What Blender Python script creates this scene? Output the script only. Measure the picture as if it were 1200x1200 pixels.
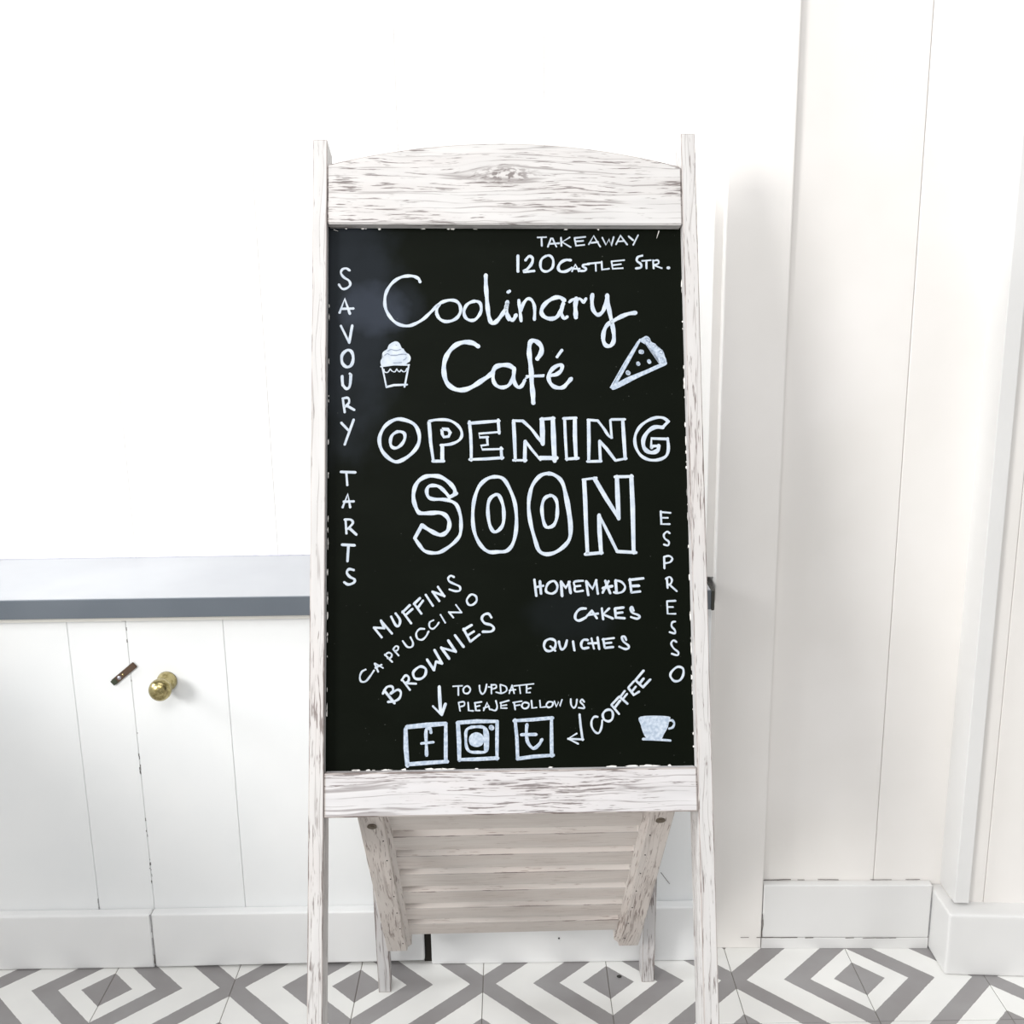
import bpy, bmesh, math, random
from mathutils import Vector, Matrix
random.seed(4)
for o in list(bpy.data.objects): bpy.data.objects.remove(o)
SC = bpy.context.scene
COL = SC.collection
V = Vector

# ------------------------------------------------------------------ camera
H, PITCH, ROLL = 1.15, math.radians(13.5), math.radians(0.85)
fw = V((0, math.cos(PITCH), -math.sin(PITCH))); rt0 = V((1, 0, 0)); up0 = rt0.cross(fw)
rt = rt0*math.cos(ROLL) - up0*math.sin(ROLL); up = rt0*math.sin(ROLL) + up0*math.cos(ROLL)
cam = bpy.data.cameras.new('camera'); cam.sensor_width = 36; cam.lens = 1292/1200*36
cam.clip_start = 0.02
camo = bpy.data.objects.new('camera', cam); COL.objects.link(camo)
M = Matrix((rt, up, -fw)).transposed().to_4x4(); M.translation = V((0, 0, H)); camo.matrix_world = M
SC.camera = camo

# ------------------------------------------------------------------ world, lights, exposure
world = bpy.data.worlds.new('world'); SC.world = world; world.use_nodes = True
wn = world.node_tree.nodes['Background']; wn.inputs[0].default_value = (0.97, 0.985, 1.0, 1); wn.inputs[1].default_value = 0.55
def area(name, loc, target, sx, sy, power, col=(1, 1, 1), spread=180):
    l = bpy.data.lights.new(name, 'AREA'); l.shape = 'RECTANGLE'; l.size = sx; l.size_y = sy; l.energy = power; l.color = col; l.spread = math.radians(spread)
    o = bpy.data.objects.new(name, l); COL.objects.link(o); o.location = loc
    o.rotation_euler = (V(target)-V(loc)).to_track_quat('-Z', 'Y').to_euler(); return o
area('window_light', (-2.9, -1.9, 2.2), (0.2, 1.6, 1.1), 1.15, 1.1, 115, (1.0, 0.99, 0.97))
area('upper_wall_fill', (-0.1, 1.0, 3.0), (-0.1, 1.82, 1.3), 1.8, 0.35, 9, (1.0, 0.99, 0.98))  # added fill, brightens the upper wall from above
area('left_side_fill', (-2.6, 1.15, 1.75), (0.6, 1.5, 0.7), 0.7, 1.2, 62, (0.95, 0.98, 1.0))  # added fill from the left, narrowed to brighten left-facing side faces
area('overhead_fill', (-0.3, -1.25, 2.75), (0.0, 1.4, 0.1), 1.5, 1.0, 40, (1.0, 0.99, 0.98))  # added overhead fill for the floor and the slats' upper edges
SC.view_settings.view_transform = 'Standard'; SC.view_settings.look = 'None'
SC.view_settings.gamma = 1; SC.view_settings.use_curve_mapping = False
SC.view_settings.exposure = 0.08

# ------------------------------------------------------------------ node helpers
def new_mat(name):
    m = bpy.data.materials.new(name); m.use_nodes = True
    nt = m.node_tree; b = nt.nodes['Principled BSDF']; return m, nt, b
def N(nt, t, **kw):
    n = nt.nodes.new(t)
    for k, v in kw.items(): setattr(n, k, v)
    return n
def math_(nt, op, a, b=None, c=None, clamp=False):
    n = N(nt, 'ShaderNodeMath', operation=op); n.use_clamp = clamp
    for i, x in enumerate((a, b, c)):
        if x is None: continue
        if isinstance(x, (int, float)): n.inputs[i].default_value = x
        else: nt.links.new(x, n.inputs[i])
    return n.outputs[0]
def mapr(nt, v, a, b, c=0.0, d=1.0, smooth=False):
    n = N(nt, 'ShaderNodeMapRange'); n.clamp = True
    if smooth: n.interpolation_type = 'SMOOTHSTEP'
    nt.links.new(v, n.inputs[0])
    for i, x in enumerate((a, b, c, d)): n.inputs[i+1].default_value = x
    return n.outputs[0]
def noise(nt, vec, scale=1.0, detail=2.0, rough=0.5):
    n = N(nt, 'ShaderNodeTexNoise'); n.inputs['Scale'].default_value = scale
    n.inputs['Detail'].default_value = detail; n.inputs['Roughness'].default_value = rough
    nt.links.new(vec, n.inputs['Vector']); return n.outputs['Fac']
def vmul(nt, vec, s):
    n = N(nt, 'ShaderNodeVectorMath', operation='MULTIPLY'); nt.links.new(vec, n.inputs[0]); n.inputs[1].default_value = s; return n.outputs[0]
def mixc(nt, f, a, b):
    n = N(nt, 'ShaderNodeMix', data_type='RGBA')
    if isinstance(f, float): n.inputs[0].default_value = f
    else: nt.links.new(f, n.inputs[0])
    for i, x in ((6, a), (7, b)):
        if isinstance(x, tuple): n.inputs[i].default_value = (*x, 1)
        else: nt.links.new(x, n.inputs[i])
    return n.outputs[2]
def bump(nt, b, h, strength=0.3, dist=0.001):
    n = N(nt, 'ShaderNodeBump'); n.inputs['Strength'].default_value = strength; n.inputs['Distance'].default_value = dist
    nt.links.new(h, n.inputs['Height']); nt.links.new(n.outputs[0], b.inputs['Normal'])

def painted(name, c1, c2, rough=0.45, bs=0.12):
    m, nt, b = new_mat(name); p = N(nt, 'ShaderNodeNewGeometry').outputs['Position']
    f = noise(nt, p, 5.0, 3.0); b.inputs['Roughness'].default_value = rough
    nt.links.new(mixc(nt, mapr(nt, f, .35, .65), c1, c2), b.inputs['Base Color'])
    h = noise(nt, vmul(nt, p, (300, 300, 45)), 1.0, 3.0); bump(nt, b, h, bs, 0.0006); return m
def plain(name, c, rough=0.5, metal=0.0, spec=0.5):
    m, nt, b = new_mat(name); b.inputs['Base Color'].default_value = (*c, 1); b.inputs['Roughness'].default_value = rough
    b.inputs['Metallic'].default_value = metal; b.inputs['Specular IOR Level'].default_value = spec
    p = N(nt, 'ShaderNodeNewGeometry').outputs['Position']; bump(nt, b, noise(nt, p, 400, 2.0), 0.08, 0.0005); return m

paint = painted('white_wall_paint', (.83, .825, .81), (.86, .855, .845))
paint_low = painted('white_panel_paint', (.80, .815, .82), (.84, .85, .85), 0.4)
paint_right = painted('warm_white_paint', (.76, .735, .705), (.80, .775, .75), 0.38)
paint_skirt = painted('skirting_paint', (.77, .775, .775), (.81, .81, .805), 0.33)
paint_trim = painted('right_trim_paint', (.68, .675, .665), (.72, .715, .705), 0.36)
ledge_top_m = painted('pale_grey_ledge_paint', (.37, .38, .405), (.41, .42, .445), 0.25, 0.05)
ledge_edge_m = painted('grey_edge_paint', (.095, .112, .132), (.12, .137, .158), 0.4)
cream = painted('cream_moulding_paint', (.82, .80, .75), (.85, .83, .78))
dark_gap = plain('void_shade_and_crack', (.018, .014, .010), 0.9)  # near-black for a crack; also paints in the void shade behind the skirting
ink = plain('dark_speck', (.03, .028, .025), 0.8)
grout_m = plain('grey_brown_grout', (.20, .18, .16), 0.9)

def wood(name, hi, lo, amount=1.0, wear=None, knot=None, wearmax=1.0):
    """whitewashed timber, grain along the object's own X"""
    m, nt, b = new_mat(name)
    tc = N(nt, 'ShaderNodeTexCoord').outputs['Object']
    sep = N(nt, 'ShaderNodeSeparateXYZ'); nt.links.new(tc, sep.inputs[0])
    rnd = N(nt, 'ShaderNodeObjectInfo').outputs['Random']
    x, y, z = sep.outputs
    # waviness of the grain
    cb = N(nt, 'ShaderNodeCombineXYZ')
    nt.links.new(math_(nt, 'ADD', x, math_(nt, 'MULTIPLY', rnd, 7.0)), cb.inputs[0]); nt.links.new(y, cb.inputs[1]); nt.links.new(z, cb.inputs[2])
    w = noise(nt, vmul(nt, cb.outputs[0], (7, 9, 9)), 1.0, 2.0)
    wob = math_(nt, 'MULTIPLY', math_(nt, 'SUBTRACT', w, .5), .016)
    zz = math_(nt, 'ADD', z, wob)
    if knot:
        kx, kz = knot
        dx = math_(nt, 'SUBTRACT', x, kx); dz = math_(nt, 'SUBTRACT', z, kz)
        g2 = math_(nt, 'ADD', math_(nt, 'MULTIPLY', math_(nt, 'MULTIPLY', dx, dx), 260.0), math_(nt, 'MULTIPLY', math_(nt, 'MULTIPLY', dz, dz), 2600.0))
        g = math_(nt, 'POWER', 2.718, math_(nt, 'MULTIPLY', g2, -1.0))
        zz = math_(nt, 'SUBTRACT', zz, math_(nt, 'MULTIPLY', math_(nt, 'MULTIPLY', dz, g), .75))
    cb2 = N(nt, 'ShaderNodeCombineXYZ'); nt.links.new(cb.outputs[0], N(nt, 'ShaderNodeSeparateXYZ').inputs[0])
    s2 = nt.nodes[-1]; 
    sx = N(nt, 'ShaderNodeSeparateXYZ'); nt.links.new(cb.outputs[0], sx.inputs[0])
    nt.links.new(sx.outputs[0], cb2.inputs[0]); nt.links.new(y, cb2.inputs[1]); nt.links.new(zz, cb2.inputs[2])
    c = cb2.outputs[0]
    fine = noise(nt, vmul(nt, c, (24, 360, 420)), 1.0, 3.0, .62)
    dash = noise(nt, vmul(nt, c, (18, 150, 230)), 1.0, 2.0, .5)
    longl = noise(nt, vmul(nt, c, (3.0, 70, 105)), 1.0, 1.0, .4)
    patch = noise(nt, vmul(nt, c, (5, 22, 34)), 1.0, 2.0)
    lines = math_(nt, 'SUBTRACT', 1.0, mapr(nt, math_(nt, 'ABSOLUTE', math_(nt, 'SUBTRACT', longl, .5)), 0.0, .030))
    lines = math_(nt, 'MULTIPLY', lines, mapr(nt, dash, .37, .52))
    pf = mapr(nt, patch, .40, .68)
    if wear:
        wf = mapr(nt, x, wear[0], wear[1], wear[2], wear[3])
    else: wf = None
    thr = math_(nt, 'SUBTRACT', .64, math_(nt, 'MULTIPLY', pf, .125*amount))
    if wf is not None: thr = math_(nt, 'SUBTRACT', thr, math_(nt, 'MULTIPLY', wf, .075))
    a = mapr(nt, math_(nt, 'SUBTRACT', fine, thr), 0.0, .05)
    d = math_(nt, 'MAXIMUM', a, math_(nt, 'MULTIPLY', lines, .75*min(1.0, amount)))
    if knot:
        sp = noise(nt, vmul(nt, c, (110, 300, 420)), 1.0, 2.0)
        kk = math_(nt, 'MULTIPLY', mapr(nt, sp, .47, .56), mapr(nt, g, .50, .95))
        d = math_(nt, 'MAXIMUM', d, kk)
    dd = math_(nt, 'MULTIPLY', d, .86)
    tone = noise(nt, vmul(nt, c, (9, 60, 80)), 1.0, 2.0)
    base = mixc(nt, mapr(nt, tone, .35, .7), hi, tuple(q*.91 for q in hi))
    pinkf = math_(nt, 'MULTIPLY', pf, .22)
    base = mixc(nt, pinkf, base, (hi[0]*.86, hi[1]*.74, hi[2]*.70))
    nt.links.new(mixc(nt, dd, base, lo), b.inputs['Base Color'])
    b.inputs['Roughness'].default_value = .62
    bump(nt, b, math_(nt, 'SUBTRACT', 1.0, d), .35, .0007)
    return m
HI = (.60, .585, .575); LO = (.17, .135, .125)
w_rail = wood('whitewashed_rail_with_knot', (.60, .585, .575), (.14, .115, .11), 1.3, knot=(.222, .062))
w_low = wood('whitewashed_lower_rail', (.62, .605, .61), (.15, .125, .12), 1.3)
w_post = wood('whitewashed_post', HI, LO, .7, wear=(.55, 1.2, 0.0, 1.0))
w_leg = wood('whitewashed_grey_leg', (.60, .59, .59), LO, 1.25)
w_stile = wood('whitewashed_beige_stile', (.60, .555, .52), (.22, .175, .155), .7, wear=(.0, .2, .0, .5))
w_slat = wood('whitewashed_slat', (.58, .535, .50), (.34, .28, .25), .45)

w_edge = wood('worn_timber_edge', (.44, .40, .38), (.12, .09, .08), 2.4)

# ------------------------------------------------------------------ geometry helpers
def link(name, me, mat, parent=None, mw=None):
    o = bpy.data.objects.new(name, me); COL.objects.link(o)
    if mat and not me.materials: me.materials.append(mat)
    if parent:
        o.parent = parent; o.matrix_parent_inverse = Matrix()
        pm = PW.get(parent.name, Matrix())
        o.matrix_local = pm.inverted() @ (mw if mw is not None else Matrix())
    elif mw is not None: o.matrix_world = mw
    PW[o.name] = mw.copy() if mw is not None else Matrix()
    return o
PW = {}
def tag(o, label=None, cat=None, group=None, kind=None):
    for k, v in (('label', label), ('category', cat), ('group', group), ('kind', kind)):
        if v: o[k] = v
    return o
def thing(name, loc, label, cat, group=None):
    o = bpy.data.objects.new(name, None); COL.objects.link(o); o.location = loc; o.empty_display_size = .1
    PW[o.name] = Matrix.Translation(loc); return tag(o, label, cat, group)
def bm_mesh(bm, name, smooth=False):
    bmesh.ops.recalc_face_normals(bm, faces=bm.faces[:])
    me = bpy.data.meshes.new(name); bm.to_mesh(me); bm.free()
    if smooth:
        for p in me.polygons: p.use_smooth = True
    return me
def hexa(name, c8, mat, parent=None, frame=None, bev=.001, seg=1, edge=None):
    """c8: world corners, bottom ring 0-3 then top ring 4-7; the object gets its own frame"""
    if frame is None: frame = Matrix.Translation(sum((V(q) for q in c8), V())/8)
    inv = frame.inverted(); bm = bmesh.new()
    vs = [bm.verts.new(inv @ V(q)) for q in c8]
    for f in ((0, 1, 2, 3), (4, 5, 6, 7), (0, 1, 5, 4), (1, 2, 6, 5), (2, 3, 7, 6), (3, 0, 4, 7)): bm.faces.new([vs[i] for i in f])
    bmesh.ops.recalc_face_normals(bm, faces=bm.faces[:])
    if bev:
        res = bmesh.ops.bevel(bm, geom=bm.edges[:], offset=bev, segments=seg, affect='EDGES', profile=.6)
        if edge:
            for f in res['faces']: f.material_index = 1
    o = link(name, bm_mesh(bm, name), mat, parent, frame)
    if edge: o.data.materials.append(edge)
    return o
def box(name, x0, x1, y0, y1, z0, z1, mat, parent=None, bev=.001, seg=1, fn=None, rot=None):
    c = [(x0, y0, z0), (x1, y0, z0), (x1, y1, z0), (x0, y1, z0), (x0, y0, z1), (x1, y0, z1), (x1, y1, z1), (x0, y1, z1)]
    c = [V(q) for q in c]
    if fn: c = [fn(q) for q in c]
    return hexa(name, c, mat, parent, None, bev, seg)
def frame_from(o, x, yb):
    """local X along x, local Y roughly yb"""
    x = x.normalized(); z = x.cross(yb).normalized(); y = z.cross(x).normalized()
    m = Matrix((x, y, z)).transposed().to_4x4(); m.translation = o; return m

# ------------------------------------------------------------------ floor
T = .2015; TX, TY = -.2592, 1.5455
fl = box('floor', -2.4, 2.4, -1.2, 1.9, -.06, -.0012, grout_m, bev=0); tag(fl, kind='structure')
tm, nt, b = new_mat('encaustic_diamond_tile')
p = N(nt, 'ShaderNodeNewGeometry').outputs['Position']; sp = N(nt, 'ShaderNodeSeparateXYZ'); nt.links.new(p, sp.inputs[0])
jit = math_(nt, 'MULTIPLY', math_(nt, 'SUBTRACT', noise(nt, p, 120, 2.0), .5), .012)
X = math_(nt, 'DIVIDE', math_(nt, 'SUBTRACT', sp.outputs[0], TX), T)
Y = math_(nt, 'DIVIDE', math_(nt, 'SUBTRACT', sp.outputs[1], TY), T)
def fr(a): return math_(nt, 'ABSOLUTE', math_(nt, 'SUBTRACT', a, math_(nt, 'ROUND', a)))
fa = fr(math_(nt, 'MULTIPLY', math_(nt, 'ADD', X, Y), .5)); fb = fr(math_(nt, 'MULTIPLY', math_(nt, 'SUBTRACT', X, Y), .5))
mm = math_(nt, 'ADD', math_(nt, 'MULTIPLY', math_(nt, 'MAXIMUM', fa, fb), 2.0), jit)
cr = N(nt, 'ShaderNodeValToRGB'); cr.color_ramp.interpolation = 'CONSTANT'; nt.links.new(mm, cr.inputs[0])
el = cr.color_ramp.elements; el[0].position = 0; el[0].color = (1, 1, 1, 1); el[1].position = .2; el[1].color = (0, 0, 0, 1)
for pos, v in ((.39, 1), (.60, 0), (.895, 1)):
    e = el.new(pos); e.color = (v, v, v, 1)
mott = mapr(nt, noise(nt, p, 14, 3.0), .3, .7)
grey = mixc(nt, mott, (.27, .255, .255), (.31, .30, .30)); whit = mixc(nt, mott, (.83, .825, .80), (.79, .785, .765))
nt.links.new(mixc(nt, cr.outputs[0], whit, grey), b.inputs['Base Color']); b.inputs['Roughness'].default_value = .42
bump(nt, b, noise(nt, p, 260, 3.0), .08, .0006)
bm = bmesh.new(); bmesh.ops.create_cube(bm, size=1, matrix=Matrix.Diagonal((T-.0011, T-.0011, .01, 1)))
bmesh.ops.bevel(bm, geom=[e for e in bm.edges if all(v.co.z > 0 for v in e.verts)], offset=.0006, segments=1, affect='EDGES')
tile_me = bm_mesh(bm, 'tile')
for i in range(-6, 8):
    for j in range(-7, 2):
        link('tile', tile_me, tm, fl, Matrix.Translation((TX+(i+.5)*T, TY+j*T, -.005)))

# ------------------------------------------------------------------ walls
ang = math.radians
WL = box('wall_back', -1.5, .36, 1.825, 1.90, 0, 2.75, paint, bev=0); tag(WL, kind='structure')
xe = [-1.35, -1.125, -.881, -.643, -.400, -.170, .060, .345]
for a, c in zip(xe, xe[1:]): box('plank', a+.0001, c-.0001, 1.815, 1.8255, .60, 2.74, paint, WL, bev=.0013)
wl = box('shade_wall_left', -1.22, -1.12, -.9, 1.83, 0, .78, paint, bev=.003); tag(wl, kind='structure')  # unseen low wall, added to shade the lower left corner
# boarded cupboard under the ledge
cup = thing('wall_cupboard', (-.5, 1.63, 0), 'white boarded cupboard front under the grey ledge, with brass knob', 'cupboard')
box('carcass', -1.30, .30, 1.626, 1.81, .09, .612, paint_low, cup, bev=0)
for a, c in ((-1.3, -1.17), (-1.17, -.931), (-.931, -.690), (-.690, -.599), (-.599, -.449), (-.449, -.208), (-.208, .035), (.035, .306)):
    g = .0010 if (a, c) in (( -.690, -.599), (-.599, -.449)) else .0004
    box('plank', a+.0002, c-.0002, 1.617, 1.6265, .085, .607, paint_low, cup, bev=.0010)
bm = bmesh.new()
for k in range(26):                                     # dirt showing in the painted-over joint
    z = random.choice([random.uniform(.12, .24), random.uniform(.33, .37), random.uniform(.12, .6)]); s = random.uniform(.0006, .0012); h = random.uniform(.001, .006)
    bmesh.ops.create_cube(bm, size=1, matrix=Matrix.Translation((-.599+random.uniform(-.0012, .0012), 1.6172, z)) @ Matrix.Diagonal((s, .0006, h, 1)))
tag(link('seam_crack', bm_mesh(bm, 'seam_crack'), plain('seam_dirt', (.16, .15, .15), .9), cup, Matrix()), 'specks of dirt along the painted joint', kind='stuff')
# knob: lathe
def lathe(name, prof, mat, parent, mw, n=40):
    bm = bmesh.new(); rings = []
    for r, h in prof:
        if r == 0: rings.append([bm.verts.new((0, 0, h))]*n)
        else: rings.append([bm.verts.new((r*math.cos(2*math.pi*k/n), r*math.sin(2*math.pi*k/n), h)) for k in range(n)])
    for A, B in zip(rings, rings[1:]):
        for k in range(n):
            q = [A[k], A[(k+1) % n], B[(k+1) % n], B[k]]; u = []
            for v in q:
                if v not in u: u.append(v)
            if len(u) > 2:
                try: bm.faces.new(u)
                except ValueError: pass
    return link(name, bm_mesh(bm, name, True), mat, parent, mw)
brass, nt, b = new_mat('aged_brass'); b.inputs['Metallic'].default_value = 1; b.inputs['Roughness'].default_value = .26
pp = N(nt, 'ShaderNodeTexCoord').outputs['Object']
nt.links.new(mixc(nt, mapr(nt, noise(nt, pp, 160, 3.0), .4, .66), (.50, .43, .22), (.27, .22, .09)), b.inputs['Base Color'])
bump(nt, b, noise(nt, pp, 120, 2.0), .25, .001)
km = Matrix.Translation((-.5430, 1.6168, .4985)) @ Matrix.Rotation(ang(90), 4, 'X')
kn = lathe('knob', [(.0, 0), (.0158, 0), (.0158, .003), (.0150, .008), (.0132, .013), (.0112, .017), (.0108, .021), (.0122, .0245), (.0152, .0275), (.0168, .0315), (.0173, .036), (.0166, .041), (.0142, .0455), (.0105, .0485), (.006, .0500), (.0025, .0505), (0, .0506)], brass, cup, km)
kn['label'] = 'round brass knob'
bronze = plain('tarnished_bronze', (.13, .085, .06), .45, .6)
fr_ = Matrix.Translation((-.6085, 1.6150, .5125)) @ Matrix.Rotation(ang(-39), 4, 'Y')
bm = bmesh.new(); bmesh.ops.create_cube(bm, size=1, matrix=Matrix.Diagonal((.047, .0035, .0100, 1))); bmesh.ops.bevel(bm, geom=bm.edges[:], offset=.0008, segments=2, affect='EDGES')
la = link('turn_latch', bm_mesh(bm, 'turn_latch'), bronze, cup, fr_); la['label'] = 'dark bronze turning latch'
for dx, r, mt in ((-.010, .0032, plain('steel_screw', (.55, .55, .62), .3, .9)), (-.002, .0018, brass)):
    bm = bmesh.new(); bmesh.ops.create_uvsphere(bm, u_segments=14, v_segments=8, radius=r, matrix=Matrix.Diagonal((1, .5, 1, 1)))
    link('screw', bm_mesh(bm, 'screw', True), mt, la, fr_ @ Matrix.Translation((dx, -.0018, 0)))
bm = bmesh.new(); bmesh.ops.create_cube(bm, size=1, matrix=Matrix.Diagonal((.009, .004, .0085, 1)))
link('latch_tip', bm_mesh(bm, 'latch_tip'), plain('green_tarnish', (.035, .045, .025), .6), la, fr_ @ Matrix.Translation((-.0205, -.0004, 0)))
# ledge
led = thing('ledge', (-.5, 1.7, .62), 'pale grey painted ledge with darker grey front edge above the cupboard', 'ledge')
box('top_board', -1.32, .298, 1.5875, 1.8155, .6135, .6443, ledge_top_m, led, bev=.0008)
box('edge_strip', -1.32, .2985, 1.5845, 1.5877, .6135, .6436, ledge_edge_m, led, bev=.0008)
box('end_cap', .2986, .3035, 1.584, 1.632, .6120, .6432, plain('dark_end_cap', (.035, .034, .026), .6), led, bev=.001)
bm = bmesh.new()
for k in range(40):                                     # ragged bead of filler where the ledge meets the boards
    x = random.choice([-.88, -.643, -.400, -.170])+random.gauss(0, .012) if k < 22 else random.uniform(-.9, -.1)
    bmesh.ops.create_icosphere(bm, subdivisions=1, radius=1, matrix=Matrix.Translation((x, 1.8145, .6447)) @ Matrix.Diagonal((random.uniform(.003, .009), .0014, random.uniform(.0008, .0016), 1)))
bmesh.ops.create_cube(bm, size=1, matrix=Matrix.Translation((-.5, 1.8148, .6446)) @ Matrix.Diagonal((1.6, .0016, .0012, 1)))
tag(link('filler_bead', bm_mesh(bm, 'filler_bead'), plain('lilac_grey_filler', (.46, .45, .52), .7), led, Matrix()), 'grey line of filler along the back', kind='stuff')
t1 = box('trim_1', -1.3, .296, 1.604, 1.6168, .6018, .6133, cream, bev=.0015, seg=2); tag(t1, kind='structure')
def crack(pts, w, parent, y, mat=None):
    bm = bmesh.new()
    for (x0, z0), (x1, z1) in zip(pts, pts[1:]):
        if random.random() < .3: continue
        d = V((x1-x0, z1-z0)); L = d.length; k = w*random.uniform(.6, 1.3)
        m_ = Matrix.Translation(((x0+x1)/2, y - .024*max(0, (x0+x1)/2-.362), (z0+z1)/2)) @ Matrix.Rotation(-math.atan2(d.y, d.x), 4, 'Y') @ Matrix.Diagonal((L*1.03, .0007, k, 1))
        bmesh.ops.create_cube(bm, size=1, matrix=m_)
    return tag(link('crack', bm_mesh(bm, 'crack'), mat or seam_m, parent, Matrix()), kind='stuff')
seam_m = plain('crack_dirt', (.13, .115, .105), .9); faint_m = plain('faint_crack', (.36, .36, .37), .9)
def jl(x0, z0, x1, z1, n_, j=.0006, gap=0):
    return [(x0+(x1-x0)*k/n_+random.uniform(-j, j)*(z1 != z0), z0+(z1-z0)*k/n_+random.uniform(-j, j)*.6) for k in range(n_+1)]
crack(jl(-.605, .5992, -.585, .5992, 3), .0024, t1, 1.6168, dark_gap); crack(jl(-.585, .5995, -.33, .6002, 12, .0003), .0010, t1, 1.6168)
crack(jl(.230, .158, .250, .130, 4), .0008, cup, 1.6168)
crack(jl(-.6000, .004, -.6000, .100, 9, .0008), .0016, cup, 1.5968, faint_m); crack(jl(-.6005, .010, -.6003, .034, 3, .0008), .0014, cup, 1.5966)
crack(jl(-.6900, .088, -.6905, .118, 4, .0004), .0014, cup, 1.6168, faint_m)
# skirting left
box_l = box('baseboard_left', -1.3, -.6005, 1.597, 1.6168, .0005, .1003, paint_skirt, bev=.005, seg=3); tag(box_l, kind='structure')
bb = hexa('baseboard_left', [V(q) for q in ((-.5995, 1.597, .0018), (-.155, 1.597, .0068), (-.155, 1.6168, .0068), (-.5995, 1.6168, .0018), (-.5995, 1.597, .1003), (-.155, 1.597, .1003), (-.155, 1.6168, .1003), (-.5995, 1.6168, .1003))], paint_skirt, None, None, .004, 3); tag(bb, kind='structure')
bc = box('baseboard_back', -.1435, .306, 1.596, 1.6168, .0, .1003, paint_skirt, bev=.004, seg=3); tag(bc, kind='structure')
bm = bmesh.new(); bmesh.ops.create_uvsphere(bm, u_segments=8, v_segments=6, radius=.0016)
link('nail_head', bm_mesh(bm, 'nail_head', True), ink, bc, Matrix.Translation((.0667, 1.5958, .0464)))
vd = box('void_dark_back', -1.3, .300, 1.6172, 1.625, 0, .0845, dark_gap, bev=0); tag(vd, kind='structure')  # dark backing, shade of the skirting void put into its colour
vd2 = box('void_dark_joint', -.156, -.1425, 1.606, 1.6165, 0, .095, dark_gap, bev=0); tag(vd2, kind='structure')  # same painted void shade behind the open skirting joint

# right hand group, turned slightly towards the camera
def R1(q): return V((q.x, q.y - .024*(q.x-.362), q.z))
def wall_r(*a, **k): return box(*a, fn=R1, **k)
t5 = box('trim_5', .2995, .3135, 1.650, 1.83, .6445, 2.75, paint_right, bev=.0012, seg=2); tag(t5, kind='structure')
pil = hexa('wall_pilaster', [R1(V(q)) for q in ((.3125, 1.6285, 0), (.4065, 1.6285, 0), (.4065, 1.89, 0), (.3130, 1.84, 0), (.3125, 1.6285, 2.75), (.4065, 1.6285, 2.75), (.4065, 1.89, 2.75), (.3130, 1.84, 2.75))], paint_right, None, None, .002, 2); tag(pil, kind='structure')
box('plank', .3010, .3124, 1.6195, 1.83, 0, .6120, paint_right, pil, bev=.0005)
wr = wall_r('wall_right', .405, .72, 1.652, 1.89, 0, 2.75, paint_right, bev=0); tag(wr, kind='structure')
for a, c in ((.4068, .592), (.592, .720)): wall_r('plank', a+.0003, c-.0003, 1.6435, 1.6525, .11, 2.745, paint_right, wr, bev=.0012)
br = wall_r('baseboard_right', .4075, .684, 1.6275, 1.6430, .0205, .1185, paint_trim, bev=.003, seg=3); tag(br, kind='structure')
br2 = wall_r('baseboard_right', .4075, .684, 1.6277, 1.6430, 0, .0200, paint_trim, bev=.0006); tag(br2, kind='structure')
# projecting pier
def R2(q):
    d = V((q.x-.6856, q.y-1.55, 0)); a = ang(-4); return V((.6856+d.x*math.cos(a)-d.y*math.sin(a), 1.55+d.x*math.sin(a)+d.y*math.cos(a), q.z))
def sq(q): # side faces run square to the recess, front faces turn
    y = q.y - .068*(q.x-.6856); return V((q.x, y, q.z))
pr = box('wall_pier', .704, 1.5, 1.594, 1.92, 0, 2.75, paint_right, bev=0, fn=sq); tag(pr, kind='structure')
for a, c in ((.7245, .7525), (.7525, .992), (.992, 1.49)): box('plank', a+.0003, c-.0003, 1.587, 1.5945, .10, 2.745, paint_right, pr, bev=.0013, fn=sq)
po = box('trim_4', .7015, .7245, 1.575, 1.648, .1150, 2.75, paint_trim, bev=.0012, seg=2, fn=sq); tag(po, kind='structure')
bp = box('baseboard_pier', .6850, 1.5, 1.550, 1.650, 0, .1100, paint_trim, bev=.006, seg=3, fn=sq); tag(bp, kind='structure')

# cracks in the paint round the right hand skirting
crack(jl(.410, .1196, .545, .1196, 12), .0010, wr, 1.6424); crack(jl(.575, .1196, .668, .1196, 8), .0006, wr, 1.6424)
crack(jl(.4072, .022, .4075, .098, 7, .0009), .0014, br, 1.6268); crack(jl(.372, .0215, .560, .0205, 14, .0004), .0008, br, 1.6268); crack(jl(.575, .0200, .630, .0205, 5, .0004), .0007, br, 1.6268)
crack(jl(.6838, .012, .6842, .095, 6, .0006), .0009, br, 1.6274, faint_m)
link('nail_head', bm_mesh((lambda b: (bmesh.ops.create_uvsphere(b, u_segments=8, v_segments=6, radius=.0014), b)[1])(bmesh.new()), 'nail_head', True), ink, pr, Matrix.Translation((.7275, 1.5835, .862)))

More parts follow.
